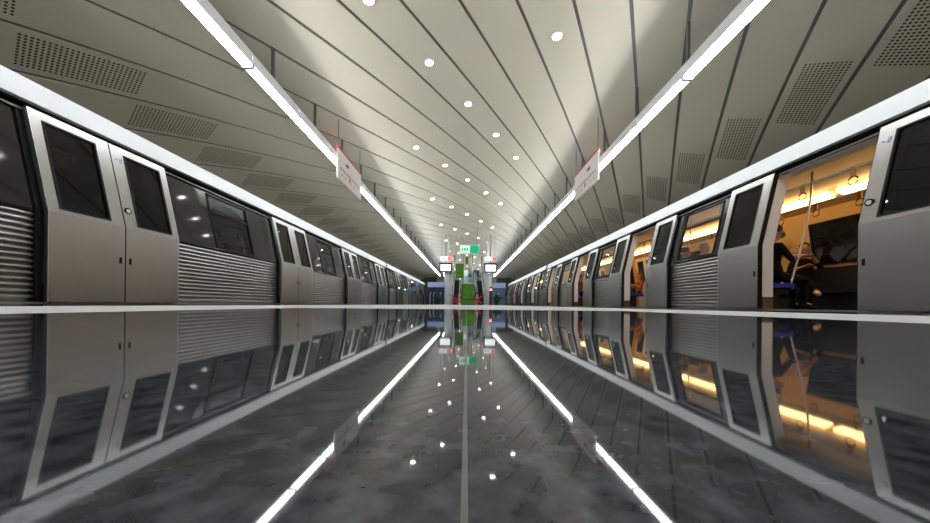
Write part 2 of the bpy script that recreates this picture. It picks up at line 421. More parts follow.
def build_car(sg, open_, lit, label, group):
    s = Side(sg); car = empty('metro_car')
    tag(car, label, 'train', group)
    # openings
    opens = [(c-.62, c+.62) for c in DOORS]
    bays = []
    prev = 0.0
    for c in DOORS: bays.append((prev, c-LW)); prev = c+LW
    bays.append((prev, CL))
    # floor, underframe, sill
    mb = MB(); s.box(mb, XB+.05, 7.45, 0, CL, -.10, 0.0); mb.build('car_floor', 'lino', car)
    mb = MB(); s.box(mb, XB+.12, 7.38, .05, CL-.05, -.75, -.10); mb.build('underframe', 'dark', car)
    for y in (2.6, CL-2.6):
        mb = MB(); s.box(mb, 5.1, 7.0, y-1.1, y+1.1, -.95, -.70)
        for yy in (y-.75, y+.75):
            for X in (5.25, 6.75): 
                a = s.P(X-.07, yy, -.75); b = s.P(X+.07, yy, -.75); mb.tube([a, b], .35, 20)
        mb.build('bogie', 'dark', car)
    mb = MB(); s.box(mb, XB-.02, XB+.18, 0, CL, -.10, .012); mb.build('sill', 'steel_edge', car)
    # white cant rail and roof
    mb = MB()
    pr = [(bx(2.10)-.115, 2.178),(bx(2.33)-.135, 2.375),(bx(2.33)-.115, 2.38),(bx(2.39)-.11, 2.44),(bx(2.39)+.06, 2.48),(bx(2.39)+.06, 2.178)]
    mb.hexa([s.P(X,0,z) for X, z in pr], [s.P(X,CL,z) for X, z in pr]); mb.build('cant_rail', 'white_paint', car)
    mb = MB(); s.slab(mb, 0, CL, 2.15, 2.178, .055, .12); mb.build('shadow_gap_strip', 'rubber', car)  # black strip standing in for the shadow gap under the rail
    mb = MB(); pr = [(4.95,2.46),(5.3,2.62),(6.05,2.72),(6.8,2.62),(7.2,2.44),(7.2,2.40),(6.8,2.56),(6.05,2.66),(5.3,2.56),(4.95,2.40)]
    for i in range(4):
        q = [pr[i], pr[i+1], pr[9-i-1], pr[9-i]]
        mb.hexa([s.P(X,0,z) for X, z in q], [s.P(X,CL,z) for X, z in q])
    mb.build('roof', 'wall', car)
    # bays: ribbed lower skin, black window band
    for (y0, y1) in bays:
        if y1-y0 < .3:  pass
        mb = MB(); pr = []; n = 15; z0 = .03; p = (ZK-.03-z0)/n
        for i in range(n):
            z = z0+i*p; pr += [(XB+.034, z),(XB+.032, z+p*.16),(XB+.012, z+p*.28),(XB+.002, z+p*.45),(XB, z+p*.62),(XB+.006, z+p*.80),(XB+.032, z+p*.95)]
        pr.append((XB+.034, z0+n*p))
        a = [s.P(X,y0+.03,z) for X, z in pr]; b = [s.P(X,y1-.03,z) for X, z in pr]
        for i in range(len(pr)-1): mb.poly([a[i], b[i], b[i+1], a[i+1]])
        s.box(mb, XB+.034, XB+.06, y0+.03, y1-.03, .0, ZK-.03)
        mb.build('ribbed_panel', 'steel_rib', car)
        mid = (y0+y1)/2
        if y0 == 0: mid = 1.06
        ww = .51
        wz0, wz1 = 1.03, 2.04
        if y1-y0 < 1.3: ww = 0
        mb = MB()
        if ww:
            s.slab(mb, y0, mid-ww, ZK-.03, ZT, 0, .05); s.slab(mb, mid+ww, y1, ZK-.03, ZT, 0, .05)
            s.slab(mb, mid-ww, mid+ww, ZK-.03, wz0, 0, .05); s.slab(mb, mid-ww, mid+ww, wz1, ZT, 0, .05)
        else: s.slab(mb, y0, y1, ZK-.03, ZT, 0, .05)
        band = mb.build('window_band', 'black_gloss', car)
        if ww:
            mb = MB(); s.frame(mb, mid-ww, mid+ww, wz0, wz1, .025, .012, .03); s.slab(mb, mid-ww, mid+ww, 1.70, 1.735, .010, .03)
            mb.build('window_frame', 'rubber', band)
            mb = MB(); s.slab(mb, mid-ww+.02, mid+ww-.02, wz0+.02, wz1-.02, -.012, .008); mb.build('window_pane', 'window_clear' if lit else 'glass', band)
    # top track for the doors
    mb = MB()
    s.slab(mb, .02, CL-.02, 2.085, 2.105, .035, .02); mb.build('door_track', 'steel_edge', car)
    # doorways
    for i, c in enumerate(DOORS):
        mb = MB()
        for e, d in ((c-.62, -1), (c+.62, 1)):
            ya, yb = sorted((e+d*.012, e+d*.055)); s.slab(mb, ya, yb, 0.012, ZT, .03, .035)
        s.slab(mb, c-.62, c+.62, 2.125, ZT, .0, .09)
        if not open_:
            for e, d in ((c-LW, -1), (c+LW, 1)):
                ya, yb = sorted((e, e+d*.055)); s.slab(mb, ya, yb, 0.012, ZT, .02, .06)
        else:
            for e, d in ((c-.62-LW, -1), (c+.62+LW, 1)):
                ya, yb = sorted((e, e+d*.05)); s.slab(mb, ya, yb, 0.012, ZT, .012, .04)
        mb.each('door_post', 'rubber', car)
        # white inner jambs with brown kick plates, header soffit
        for e, d in ((c-.62, -1), (c+.62, 1)):
            mb = MB(); ya, yb = sorted((e+d*.01, e+d*.05))
            s.slab(mb, ya, yb, .20, ZT, -.008, .165)
            j = mb.build('door_jamb', 'jamb', car)
            mb = MB(); s.slab(mb, ya, yb, .012, .20, -.008, .165); mb.build('kick_plate', 'brown', j)
        mb = MB(); s.slab(mb, c-.64, c+.64, 2.10, 2.16, -.09, .18); mb.build('door_header', 'jamb', car)
        # leaves
        for d in (-1, 1):
            if open_: ya, yb = sorted((c+d*.62, c+d*(.62+LW)))
            else: ya, yb = sorted((c+d*.008, c+d*LW))
            lead = ya if d > 0 else yb          # the edge that meets the other leaf
            mb = MB(); o, th = .085, .045
            mi, mo = .15, .095
            wa, wb = (ya+mi, yb-mo) if d > 0 else (ya+mo, yb-mi)
            z0, z1 = 1.045, 2.03
            s.slab(mb, ya, yb, .014, z0, o, th); s.slab(mb, ya, yb, z1, 2.125, o, th)
            s.slab(mb, ya, wa, z0, z1, o, th); s.slab(mb, wb, yb, z0, z1, o, th)
            leaf = mb.build('door_leaf', 'steel', car)
            mb = MB(); s.frame(mb, wa, wb, z0, z1, .022, o+.006, th+.006); mb.build('window_seal', 'rubber', leaf)
            mb = MB(); s.slab(mb, wa+.01, wb-.01, z0+.01, z1-.01, o-.012, .008); mb.build('window_pane', 'dark_glass' , leaf)
            mb = MB(); e = lead; q0, q1 = sorted((e, e-d*.012)); s.slab(mb, q0, q1, .02, 2.12, o-.006, .03); mb.build('edge_seal', 'rubber', leaf)
            e = yb if d > 0 else ya; mb = MB(); q0, q1 = sorted((e-d*.004, e+d*.006)); s.slab(mb, q0, q1, .014, 2.125, o, th); mb.build('edge_trim', 'steel_edge', leaf)
            mb = MB(); yl = lead + d*.05; s.slab(mb, yl-.014, yl+.014, .52, .60, o+.004, .01)
            s.slab(mb, yl-.006, yl+.006, .545, .575, o+.007, .006); mb.build('lock_slot', 'rubber', leaf)
            if d > 0 if not open_ else d*1 < 0:
                yk = lead+d*.06; zk = 1.24; Xk = bx(zk)-o
                mb = MB(); mb.tube([s.P(Xk+.004,yk,zk), s.P(Xk-.012,yk,zk)], .042, 20); 
                k_ = mb.build('door_button', 'rubber', leaf)
                mb = MB(); mb.tube([s.P(Xk-.010,yk,zk), s.P(Xk-.016,yk,zk)], .026, 16); mb.build('button_cap', 'chrome', k_)
                mb = MB(); stroke2(s, mb, lead+d*.09, 1.90, .065, -sg*1, o+.0025); mb.build('door_number', 'blue_mark', leaf)
    # far wall inside
    mb = MB(); fz = [(7.42,0),(7.42,.85),(7.24,2.06),(7.30,2.10),(7.50,.86),(7.50,0)]
    for q in ([fz[0],fz[1],fz[4],fz[5]],[fz[1],fz[2],fz[3],fz[4]]): mb.hexa([s.P(X,0,z) for X, z in q],[s.P(X,CL,z) for X, z in q])
    fw = mb.build('saloon_wall', 'cream', car)
    def fx(z): return 7.42 - max(0, z-.85)*.1488
    def fslab(mb, y0, y1, z0, z1, o, th, mat=''):
        q = [(fx(z0)-o,z0),(fx(z1)-o,z1),(fx(z1)-o+th,z1),(fx(z0)-o+th,z0)]; mb.hexa([s.P(X,y0,z) for X, z in q],[s.P(X,y1,z) for X, z in q], mat)
    for i, c in enumerate(DOORS):       # closed doors on the far side
        mb = MB()
        for d in (-1,1):
            ya, yb = sorted((c+d*.01, c+d*.64)); q = [(7.40,.02),(7.405,.86),(fx(2.02)-.012,2.02),(fx(2.02)+.01,2.02),(7.425,.86),(7.425,.02)]
            mb.hexa([s.P(X,ya,z) for X, z in q],[s.P(X,yb,z) for X, z in q])
        mb.each('far_door', 'jamb', fw)
        mb = MB()
        for d in (-1,1):
            ya, yb = sorted((c+d*.12, c+d*.54)); fslab(mb, ya, yb, 1.0, 1.9, .022, .014)
        mb.each('far_door_window', 'black_gloss', fw)
    for i, (y0, y1) in enumerate(bays[1:4]):
        ym = (y0+y1)/2-.42; mb = MB(); fslab(mb, ym-.72, ym+.70, .93, 1.80, .02, .02); w = mb.build('far_window', 'black_gloss', fw)
        mb = MB()
        for (a0,a1,b0,b1) in ((-.72,.70,.93,.96),(-.72,.70,1.77,1.80),(-.72,-.69,.93,1.80),(.67,.70,.93,1.80),(-.72,.70,1.50,1.53)): fslab(mb, ym+a0, ym+a1, b0, b1, .035, .02)
        mb.build('far_window_frame', 'rubber', w)
        mb = MB(); fslab(mb, y0+.1, y1-.1, .86, .885, .04, .04); mb.build('window_rail', 'cream2', fw)
        # line map printed on the wall panel
        mb = MB(); yc = ym+1.18; rr = random.Random(3+i)
        for t in range(7):
            a = t*math.pi/7; L_ = .16+.1*rr.random(); dy, dz = math.cos(a)*L_, math.sin(a)*L_*.8
            p0 = (yc-dy, 1.42-dz); p1 = (yc+dy, 1.42+dz)
            nx, nz = -dz/L_*.012, dy/L_*.012
            pts = [(p0[0]+nx,p0[1]+nz),(p1[0]+nx,p1[1]+nz),(p1[0]-nx,p1[1]-nz),(p0[0]-nx,p0[1]-nz)]
            mb.hexa([s.P(fx(z)-.0015,y,z) for y, z in pts],[s.P(fx(z)+.002,y,z) for y, z in pts])
        mb.build('line_map', 'map', fw)
    # saloon ceiling and lights
    mb = MB(); pr = [(4.95,2.165),(5.15,2.24),(6.05,2.27),(6.62,2.22),(6.82,2.13),(7.26,2.06)]
    for i in range(5):
        a, b = pr[i], pr[i+1]; q = [a, b, (b[0], b[1]+.03), (a[0], a[1]+.03)]
        mb.hexa([s.P(X,0,z) for X, z in q],[s.P(X,CL,z) for X, z in q])
    ce = mb.build('saloon_ceiling', 'cream2', car)
    for (ya, yb) in ((.2, 4.1), (4.25, 8.2), (8.35, 12.3), (12.45, 16.5)):
        mb = MB(); q = [(6.66,2.195),(6.83,2.115),(6.80,2.085),(6.64,2.13)]
        mb.hexa([s.P(X,ya,z) for X, z in q],[s.P(X,yb,z) for X, z in q]); mb.build('saloon_light', 'sal_light' if lit else 'sal_off', ce)
    # end walls
    for y in (0.0, CL-.06):
        mb = MB(); 
        prf = [(XB+.05,0),(XB+.05,ZK),(bx(2.1)+.05,2.1),(5.3,2.6),(6.8,2.6),(7.24,2.1),(7.42,.86),(7.42,0)]
        mb.hexa([s.P(X,y,z) for X, z in prf],[s.P(X,y+.06,z) for X, z in prf]); mb.build('end_wall', 'steel', car)
    # benches
    for i, (y0, y1) in enumerate(bays[1:4]):
        for side in ('near', 'far'):
            blue = (side == 'near') or i != 0
            mb = MB(); ya, yb = y0-.0+.13-.0, y1-.13
            if side == 'near': ya, yb = y0+.0+(.0), y1-.0
            def bb(X0_, X1_, za, zb, a=ya, b=yb):
                if side == 'far': s.box(mb, 7.40-X1_, 7.40-X0_, a, b, za, zb)
                else: s.box(mb, 4.80+X0_, 4.80+X1_, a, b, za, zb)
            if side == 'near':
                bb(.0, .42, .36, .43); bb(.38, .44, .33, .425)
            else:
                bb(.03, .50, .36, .43); bb(.46, .52, .33, .425)
            seat = mb.build('bench_seat', 'seat_blue' if blue else 'seat_black', car)
            mb = MB(); bb(.0 if side=='near' else .02, .06 if side == 'near' else .09, .43, .86)
            mb.build('bench_back', 'seat_black' if side == 'far' else 'seat_blue', seat)
            mb = MB(); bb(.05, .30, .0, .36, ya+.12, yb-.12); mb.build('bench_box', 'seat_black', seat)
    # poles: curved pole beside each doorway rising from the bench edge
    for i, c in enumerate(DOORS):
        for d in (-1, 1):
            y = c + d*.78
            if (i == 0 and d < 0) or (i == 3 and d > 0): continue
            pts = []
            for t in [j/14 for j in range(15)]:
                z = .40 + t*1.82; X = 5.20 + .33*math.sin(min(1, t*1.0)*math.pi/2)
                pts.append(s.P(X, y, z))
            mb = MB(); mb.tube([s.P(5.05,y,.43)] + pts, .0145, 10); mb.build('grab_pole', 'chrome', car, smooth=True)
    for X in (5.12, 6.25):
        mb = MB(); mb.tube([s.P(X, .3, 1.90), s.P(X, CL-.3, 1.90)], .015, 8)
        for y in (1.0, 4.8, 9.05, 13.3, 16.2): mb.tube([s.P(X, y, 1.90), s.P(X, y, 2.22)], .012, 8)
        mb.build('hand_rail', 'chrome', car, smooth=True)
    strap = None
    for X in (5.12, 6.25):
        for bay in range(4):
            for q in range(5):
                y = 2.0 + bay*4.23 + q*.62 + (.2 if X > 6 else 0)
                if y > CL-.4: continue
                if strap is None:
                    mb = MB(); mb.box(-.012,.012,-.022,.022,-.11,.018); strap = mb.build('hanging_strap', 'strap', car)
                    mb = MB()
                    ring = [(0, .055*math.sin(a), -.165+.055*math.cos(a)) for a in [2*math.pi*k/12 for k in range(13)]]
                    mb.tube(ring, .009, 6); mb.build('strap_ring', 'strap_dark', strap, smooth=True); st = strap
                else: st = copy_tree(strap, car)
                st.location = s.P(X, y, 1.90)
    return car

carL = build_car(-1, False, False, 'silver metro car with closed doors along the left platform edge, nearest the camera', 'left train')
carL.location = (-XC, 1.40, 0)
c2 = copy_tree(carL); c2.location = (-XC, 1.40+17.2, 0); tag(c2, 'silver metro car with closed doors on the left, farther away behind the first', 'train', 'left train')
carR = build_car(1, True, True, 'silver metro car with open doors and warm lit inside, nearest on the right', 'right train')
carR.location = (XC, 1.50, 0)
c2 = copy_tree(carR); c2.location = (XC, 1.50+17.2, 0); tag(c2, 'silver metro car with open doors on the right, farther away behind the first', 'train', 'right train')

# ------------------------------------------------------------------ hanging platform signs
def hang_sign(s, nm):
    X = 3.31*s; y0, y1 = 7.85, 9.55; z0, z1 = CAM_H+3.19, CAM_H+3.94
    t = empty('platform_sign', (X, (y0+y1)/2, z0)); h = (y1-y0)/2; hh = z1-z0
    tag(t, f'white hanging platform sign with red top bar, under the {nm} row of tube lights', 'sign', 'hanging platform signs')
    mb = MB(); mb.box(-.02,.02,-h,h,0,hh); mb.build('board', 'sign_white', t)
    mb = MB(); mb.box(-.026,.026,-h-.005,h+.005,hh,hh+.05); mb.build('red_bar', 'sign_red', t)
    mb = MB(); f = -s*.021
    def mark(ya, yb, za, zb, m):
        a, b = sorted((f, f-s*.004)); mb.box(a, b, ya, yb, za, zb, m)
    sg = 1
    mark(-h+.12, h-.08, .295, .312, 'sign_red')
    for i in range(10):
        yy = -h+.2+i*.13; mark(yy-.012, yy+.012, .32, .35, 'sign_red'); 
    for i in range(12):
        yy = -h+.16+i*.105; mark(yy-.008, yy+.008, .12+.01*(i % 3), .20, 'sign_white' if i in (5,6) else 'sign_dark') if i % 2 else None
    mark(-.10 if s < 0 else -.05, -.02 if s < 0 else .03, .16, .26, 'sign_red'); mark(-.35, -.15, .50, .58, 'sign_dark')
    mb.build('line_diagram', 'sign_red', t)
    mb = MB()
    for yy in (-h+.06, h-.06):
        mb.tube([(0,yy,hh+.05),(0,yy,ceil_z(X)-z0+.03)], .009, 6)
    mb.each('sign_rod', 'rod', t)
hang_sign(-1, 'left'); hang_sign(1, 'right')

# ------------------------------------------------------------------ far end of the platform
def thing(name, label, cat, loc, group=None):
    return tag(empty(name, loc), label, cat, group)
# green exit sign
t = thing('exit_sign', 'green and white exit sign hanging from the vault at the far end', 'sign', (.16, 20, 3.32))
mb = MB(); mb.box(-.60,.60,-.05,.05,0,.52); mb.build('case', 'white_paint', t)
mb = MB(); mb.box(.02,.585,-.06,-.05,.02,.50); mb.build('green_half', 'exit_green', t)
mb = MB(); mb.box(-.585,.02,-.06,-.05,.02,.50)
mb.build('white_half', 'exit_white', t)
mb = MB()
for a, b in ((-.5,-.42),(-.36,-.24),(-.2,-.1)): mb.box(a,b,-.066,-.06,.16,.36)
mb.each('lettering', 'exit_green', t)
mb = MB()
for x in (-.5,.5): mb.tube([(x,0,.52),(x,0,ceil_z(x)-3.32-.004)], .01, 6)
mb.each('sign_rod', 'rod', t)
# two pillars with screens and lit signs
for s, nm in ((-1,'left'),(1,'right')):
    px = (-1.42 if s < 0 else 1.62)
    t = thing('pillar', f'pale metal-clad pillar below the {nm} screen at the far end', 'pillar', (px, 24, 0))
    mb = MB(); mb.tube([(0,0,.12),(0,0,2.35)], .30, 20); mb.build('shaft', 'pillar', t, smooth=True)
    mb = MB(); mb.tube([(0,0,0),(0,0,.12)], .34, 20); mb.build('base', 'steel_edge', t)
    mb = MB(); mb.tube([(0,0,2.35),(0,0,2.42)], .36, 20); mb.tube([(0,0,2.42),(0,0,ceil_z(px)-.004)], .07, 12); mb.build('capital', 'steel_edge', t)
    tx = (-1.50 if s < 0 else 1.68)
    t = thing('information_screen', f'black framed information screen with white picture above the {nm} pillar', 'screen', (tx, 22, 2.30))
    mb = MB(); mb.box(-.45,.45,-.06,.06,0,.68); mb.build('case', 'dark', t)
    mb = MB(); mb.box(-.36,.36,-.066,-.06,.10,.56); mb.build('display', 'screen', t)
    mb = MB(); mb.tube([(0,.03,.66),(0,.03,ceil_z(tx)-2.30-.004)], .025, 8); mb.build('bracket', 'rod', t)
    t = thing('lit_sign', f'small lit white and red sign hanging above the {nm} information screen', 'sign', (tx-.02*s, 21.9, 3.10))
    mb = MB(); mb.box(-.42,.42,-.04,.04,0,.32); mb.build('case', 'white_paint', t)
    mb = MB(); mb.box(-.40,.12,-.047,-.04,.03,.29); mb.build('white_face', 'sign_lit', t)
    mb = MB(); mb.box(.12,.40,-.047,-.04,.03,.29); mb.build('red_face', 'sign_lit_red', t)
    mb = MB()
    for i in range(3): mb.box(-.32+i*.12,-.26+i*.12,-.05,-.047,.10,.20)
    mb.each('symbol', 'sign_dark', t)
    mb = MB()
    for x in (-.3,.3): mb.tube([(x,0,.32),(x,0,ceil_z(tx)-3.10-.004)], .008, 6)
    mb.each('sign_rod', 'rod', t)
# green hanging boards
for (x, y, w, z0, z1, lab) in ((-.54,23,.62,1.98,3.06,'larger green rectangular board hanging left of the centre line'),(.0,23.2,.22,3.06,3.60,'small narrow green board hanging near the centre line under the exit sign')):
    t = thing('hanging_board', lab, 'board', (x, y, z0), 'green hanging boards')
    mb = MB(); mb.box(-w/2,w/2,-.02,.02,0,z1-z0); mb.build('panel', 'green', t)
    mb = MB()
    for q in (-w/2+.03, w/2-.03): mb.tube([(q,0,z1-z0),(q,0,ceil_z(x)-z0-.004)], .008, 6)
    mb.each('board_rod', 'rod', t)
# turf-covered wedge between the escalators
t = thing('green_ramp', 'bright green turf-covered wedge between the two escalators', 'ramp', (.14, 24, 0))
mb = MB(); mb.hexa([(-.52,-.5,0),(.52,-.5,0),(.42,-.1,1.62),(-.42,-.1,1.62)], [(-.52,5.5,0),(.52,5.5,0),(.42,5.5,1.72),(-.42,5.5,1.72)]); mb.build('turf', 'turf', t)
mb = MB(); mb.box(-.50,.50,-.53,-.44,.44,.49); mb.box(-.53,.53,-.52,-.46,.0,.06); mb.build('edging', 'dark', t)
for i, (x, z) in enumerate(((.15,1.30),(.22,1.40),(.08,1.36))):
    pass
mb = MB()
for (x, z) in ((.15,1.30),(.24,1.41),(.05,1.38),(.2,1.2)):
    y = -.5+.4*z/1.62; mb.box(x-.035,x+.035,y-.03,y+.02,z-.03,z+.03)
[f for f in mb.each('flower', 'red', t)]
# escalators
def escalator(x, lab):
    t = thing('escalator', lab, 'escalator', (x, 24.2, 0), 'escalators')
    run, rise = 5.2, 2.3
    mb = MB(); n = 13
    for i in range(n):
        y = .9+i*(run-.9)/n; z = i*rise/n; mb.box(-.26,.26,y,y+(run-.9)/n+.02,max(0,z-.25) if i else 0,z+rise/n)
    mb.box(-.26,.26,-.1,.9,0,.02); mb.build('step_band', 'dark', t)
    for s in (-1,1):
        xx = s*.33; mb = MB()
        prof = [(-.2,0),(.9,0),(run,rise-.2),(run+.8,rise-.2),(run+.8,rise+.75),(run,rise+.75),(.9,.86),(-.25,.86)]
        mb.hexa([(xx-.085,y,z) for y, z in prof],[(xx+.085,y,z) for y, z in prof]); b = mb.build('balustrade', 'white_paint', t)
        mb = MB(); pts = [(xx,-.22,.45),(xx,-.34,.66),(xx,-.22,.90),(xx,.9,.90),(xx,run,rise+.80),(xx,run+.8,rise+.80)]
        mb.tube(pts, .045, 8); mb.build('handrail', 'dark', b, smooth=True)
    mb = MB(); mb.box(-.38,.38,5.95,6.1,0,rise-.2); mb.build('landing_support', 'steel_edge', t)
escalator(-.86, 'escalator on the left of the green wedge at the far end')
escalator(1.14, 'escalator on the right of the green wedge at the far end')
# red crossed barriers in front of the escalators
def barrier(x, lab):
    t = thing('crossed_barrier', lab, 'barrier', (x, 23.1, 0), 'red crossed barriers')
    mb = MB()
    for s in (-1,1):
        mb.tube([(-.34*s,0,.12),(.34*s,0,.68)], .042, 8)
    mb.build('cross_bar', 'red', t)
    mb = MB(); mb.box(-.05,.05,-.05,.05,0,.5); mb.box(-.16,.16,-.12,.12,0,.03); mb.build('stand', 'red', t)
    mb = MB(); mb.tube([(-.62,0,.78),(-.34,0,.68),(.34,0,.68),(.62,0,.78)], .018, 6); mb.tube([(-.34,0,.12),(-.34,0,.68)], .014, 6); mb.tube([(.34,0,.12),(.34,0,.68)], .014, 6); mb.build('chain', 'dark', t)
barrier(-.72, 'red crossed barrier standing before the left escalator')
barrier(.80, 'red crossed barrier standing before the right escalator')
for i, (x, lab) in enumerate(((-3.0,'left'),(-1.0,'second from the left'),(1.0,'second from the right'),(3.0,'right'))):  # extra tube lights added to brighten the dim far end
    for y in (40.5, 45.5):
        o = copy_tree(T0); o.location = (x, y, 3.9); tag(o, f'added far white tube light beyond the raised landing, {lab}, ' + ('front row' if y < 42 else 'back row'), 'light', 'added tube lights beyond the landing')
# red signal lamp post
t = thing('signal_post', 'dark post with a glowing red lamp right of the right escalator', 'signal', (1.80, 23.2, 0))
mb = MB(); mb.box(-.10,.10,-.10,.10,0,1.35); mb.box(-.14,.14,-.14,.14,0,.06); mb.build('post', 'dark', t)
mb = MB(); mb.tube([(0,-.12,1.15),(0,-.10,1.15)], .085, 16); mb.build('lamp', 'red_lamp', t)
# mezzanine landing with glass balustrade behind the escalators
mb = MB(); mb.box(-2.3,2.6,30.4,36.4,2.05,2.15); mb.box(-2.3,2.6,36.2,36.4,0,2.05); struct(mb.build('floor_landing', 'pillar'))
t = thing('glass_balustrade', 'glass balustrade with steel posts along the raised landing at the far end', 'balustrade', (.15, 30.5, 2.15))
for i in range(9):
    x = -2.3+i*.575
    if .15+x > -1.3 and .15+x < -.4: continue
    if .15+x > .7 and .15+x < 1.6: continue
    mb = MB(); mb.tube([(x,0,0),(x,0,1.05)], .025, 8); mb.build('post', 'chrome', t)
mb = MB(); mb.box(-.55,.55,-.01,.01,.08,1.0); mb.box(-2.3,-1.5,-.01,.01,.08,1.0); mb.box(1.5,2.3,-.01,.01,.08,1.0); mb.each('glass_panel', 'clear', t)
mb = MB(); mb.tube([(-.55,0,1.07),(.55,0,1.07)], .03, 8); mb.tube([(-2.3,0,1.07),(-1.5,0,1.07)], .03, 8); mb.tube([(1.5,0,1.07),(2.3,0,1.07)], .03, 8); mb.build('handrail', 'chrome', t)
# posts rising to the vault behind
for i, (x, y) in enumerate(((-1.25,31.5),(-.35,31.2),(.55,31.2),(1.5,31.5))):
    mb = MB(); mb.tube([(0,0,0),(0,0,ceil_z(x)-2.15-.004)], .07, 12)
    o = mb.build('steel_post', 'steel_edge', smooth=True); o.location = (x, y, 2.15)
    tag(o, f'tall steel post on the raised landing, {nth(i+1)} from the left', 'post', 'steel posts on the landing')
# dark shop cabinets on the landing
for (x, w, lab) in ((.95,.7,'teal ticket machine on the landing right of centre'),(-.1,.4,'white ticket machine on the landing near the centre')):
    t = thing('ticket_machine', lab, 'machine', (x, 32.5, 2.15))
    mb = MB(); mb.box(-w/2,w/2,-.25,.25,0,1.5); mb.build('body', 'blue_steel' if x > .5 else 'white_paint', t)
    mb = MB(); mb.box(-w/2+.08,w/2-.08,-.26,-.25,.9,1.35); mb.build('display', 'screen' if x < .5 else 'dark', t)
# blue booths at the end of both platform edges
def booth(s, nm):
    x0, x1 = (-4.35, -2.25) if s < 0 else (2.15, 4.35)
    t = thing('booth', f'blue booth with pale blue fascia at the far {nm} corner of the platform', 'booth', ((x0+x1)/2, 35, 0), 'blue corner booths'); h = (x1-x0)/2
    mb = MB(); mb.box(-h,h,0,4,0,1.95); mb.build('body', 'navy' if s < 0 else 'blue_steel', t)
    mb = MB(); mb.box(-h-.02,h+.02,-.25,4,1.95,2.5); mb.build('fascia', 'blue_fascia', t)
    for i in range(4):
        x = -h+.25+i*.38; mb = MB(); mb.tube([(x,-.16,0),(x,-.16,1.2),(x+.12,-.16,1.38)] , .045, 8); mb.build('barrier_pole', 'white_paint' if s < 0 else 'pillar', t, smooth=True)
booth(-1, 'left'); booth(1, 'right')
def planter(x, y, lab, hgt):
    t = thing('potted_plant', lab, 'plant', (x, y, 0), 'potted plants at the far end')
    mb = MB(); mb.tube([(0,0,0),(0,0,.45)], [.17,.22], 14); mb.build('pot', 'dark', t)
    mb = MB(); rr = random.Random(int(x*10))
    for i in range(70):
        a = rr.random()*6.28; e = rr.random()*1.3+.1; L_ = hgt*(.5+.5*rr.random()); w = .05
        d = Vector((math.cos(a)*math.cos(e), math.sin(a)*math.cos(e), math.sin(e))); p = Vector((0,0,.45)); sd = Vector((-math.sin(a), math.cos(a), 0))*w
        mb.poly([p, p+d*L_*.6+sd, p+d*L_ - Vector((0,0,.06)), p+d*L_*.6-sd])
    mb.build('foliage', 'plant', t, fix=False)
planter(-2.3, 25.2, 'dark leafy plant in a pot left of the left pillar', .9)
planter(2.45, 25.4, 'dark leafy plant in a pot right of the right pillar', .8)

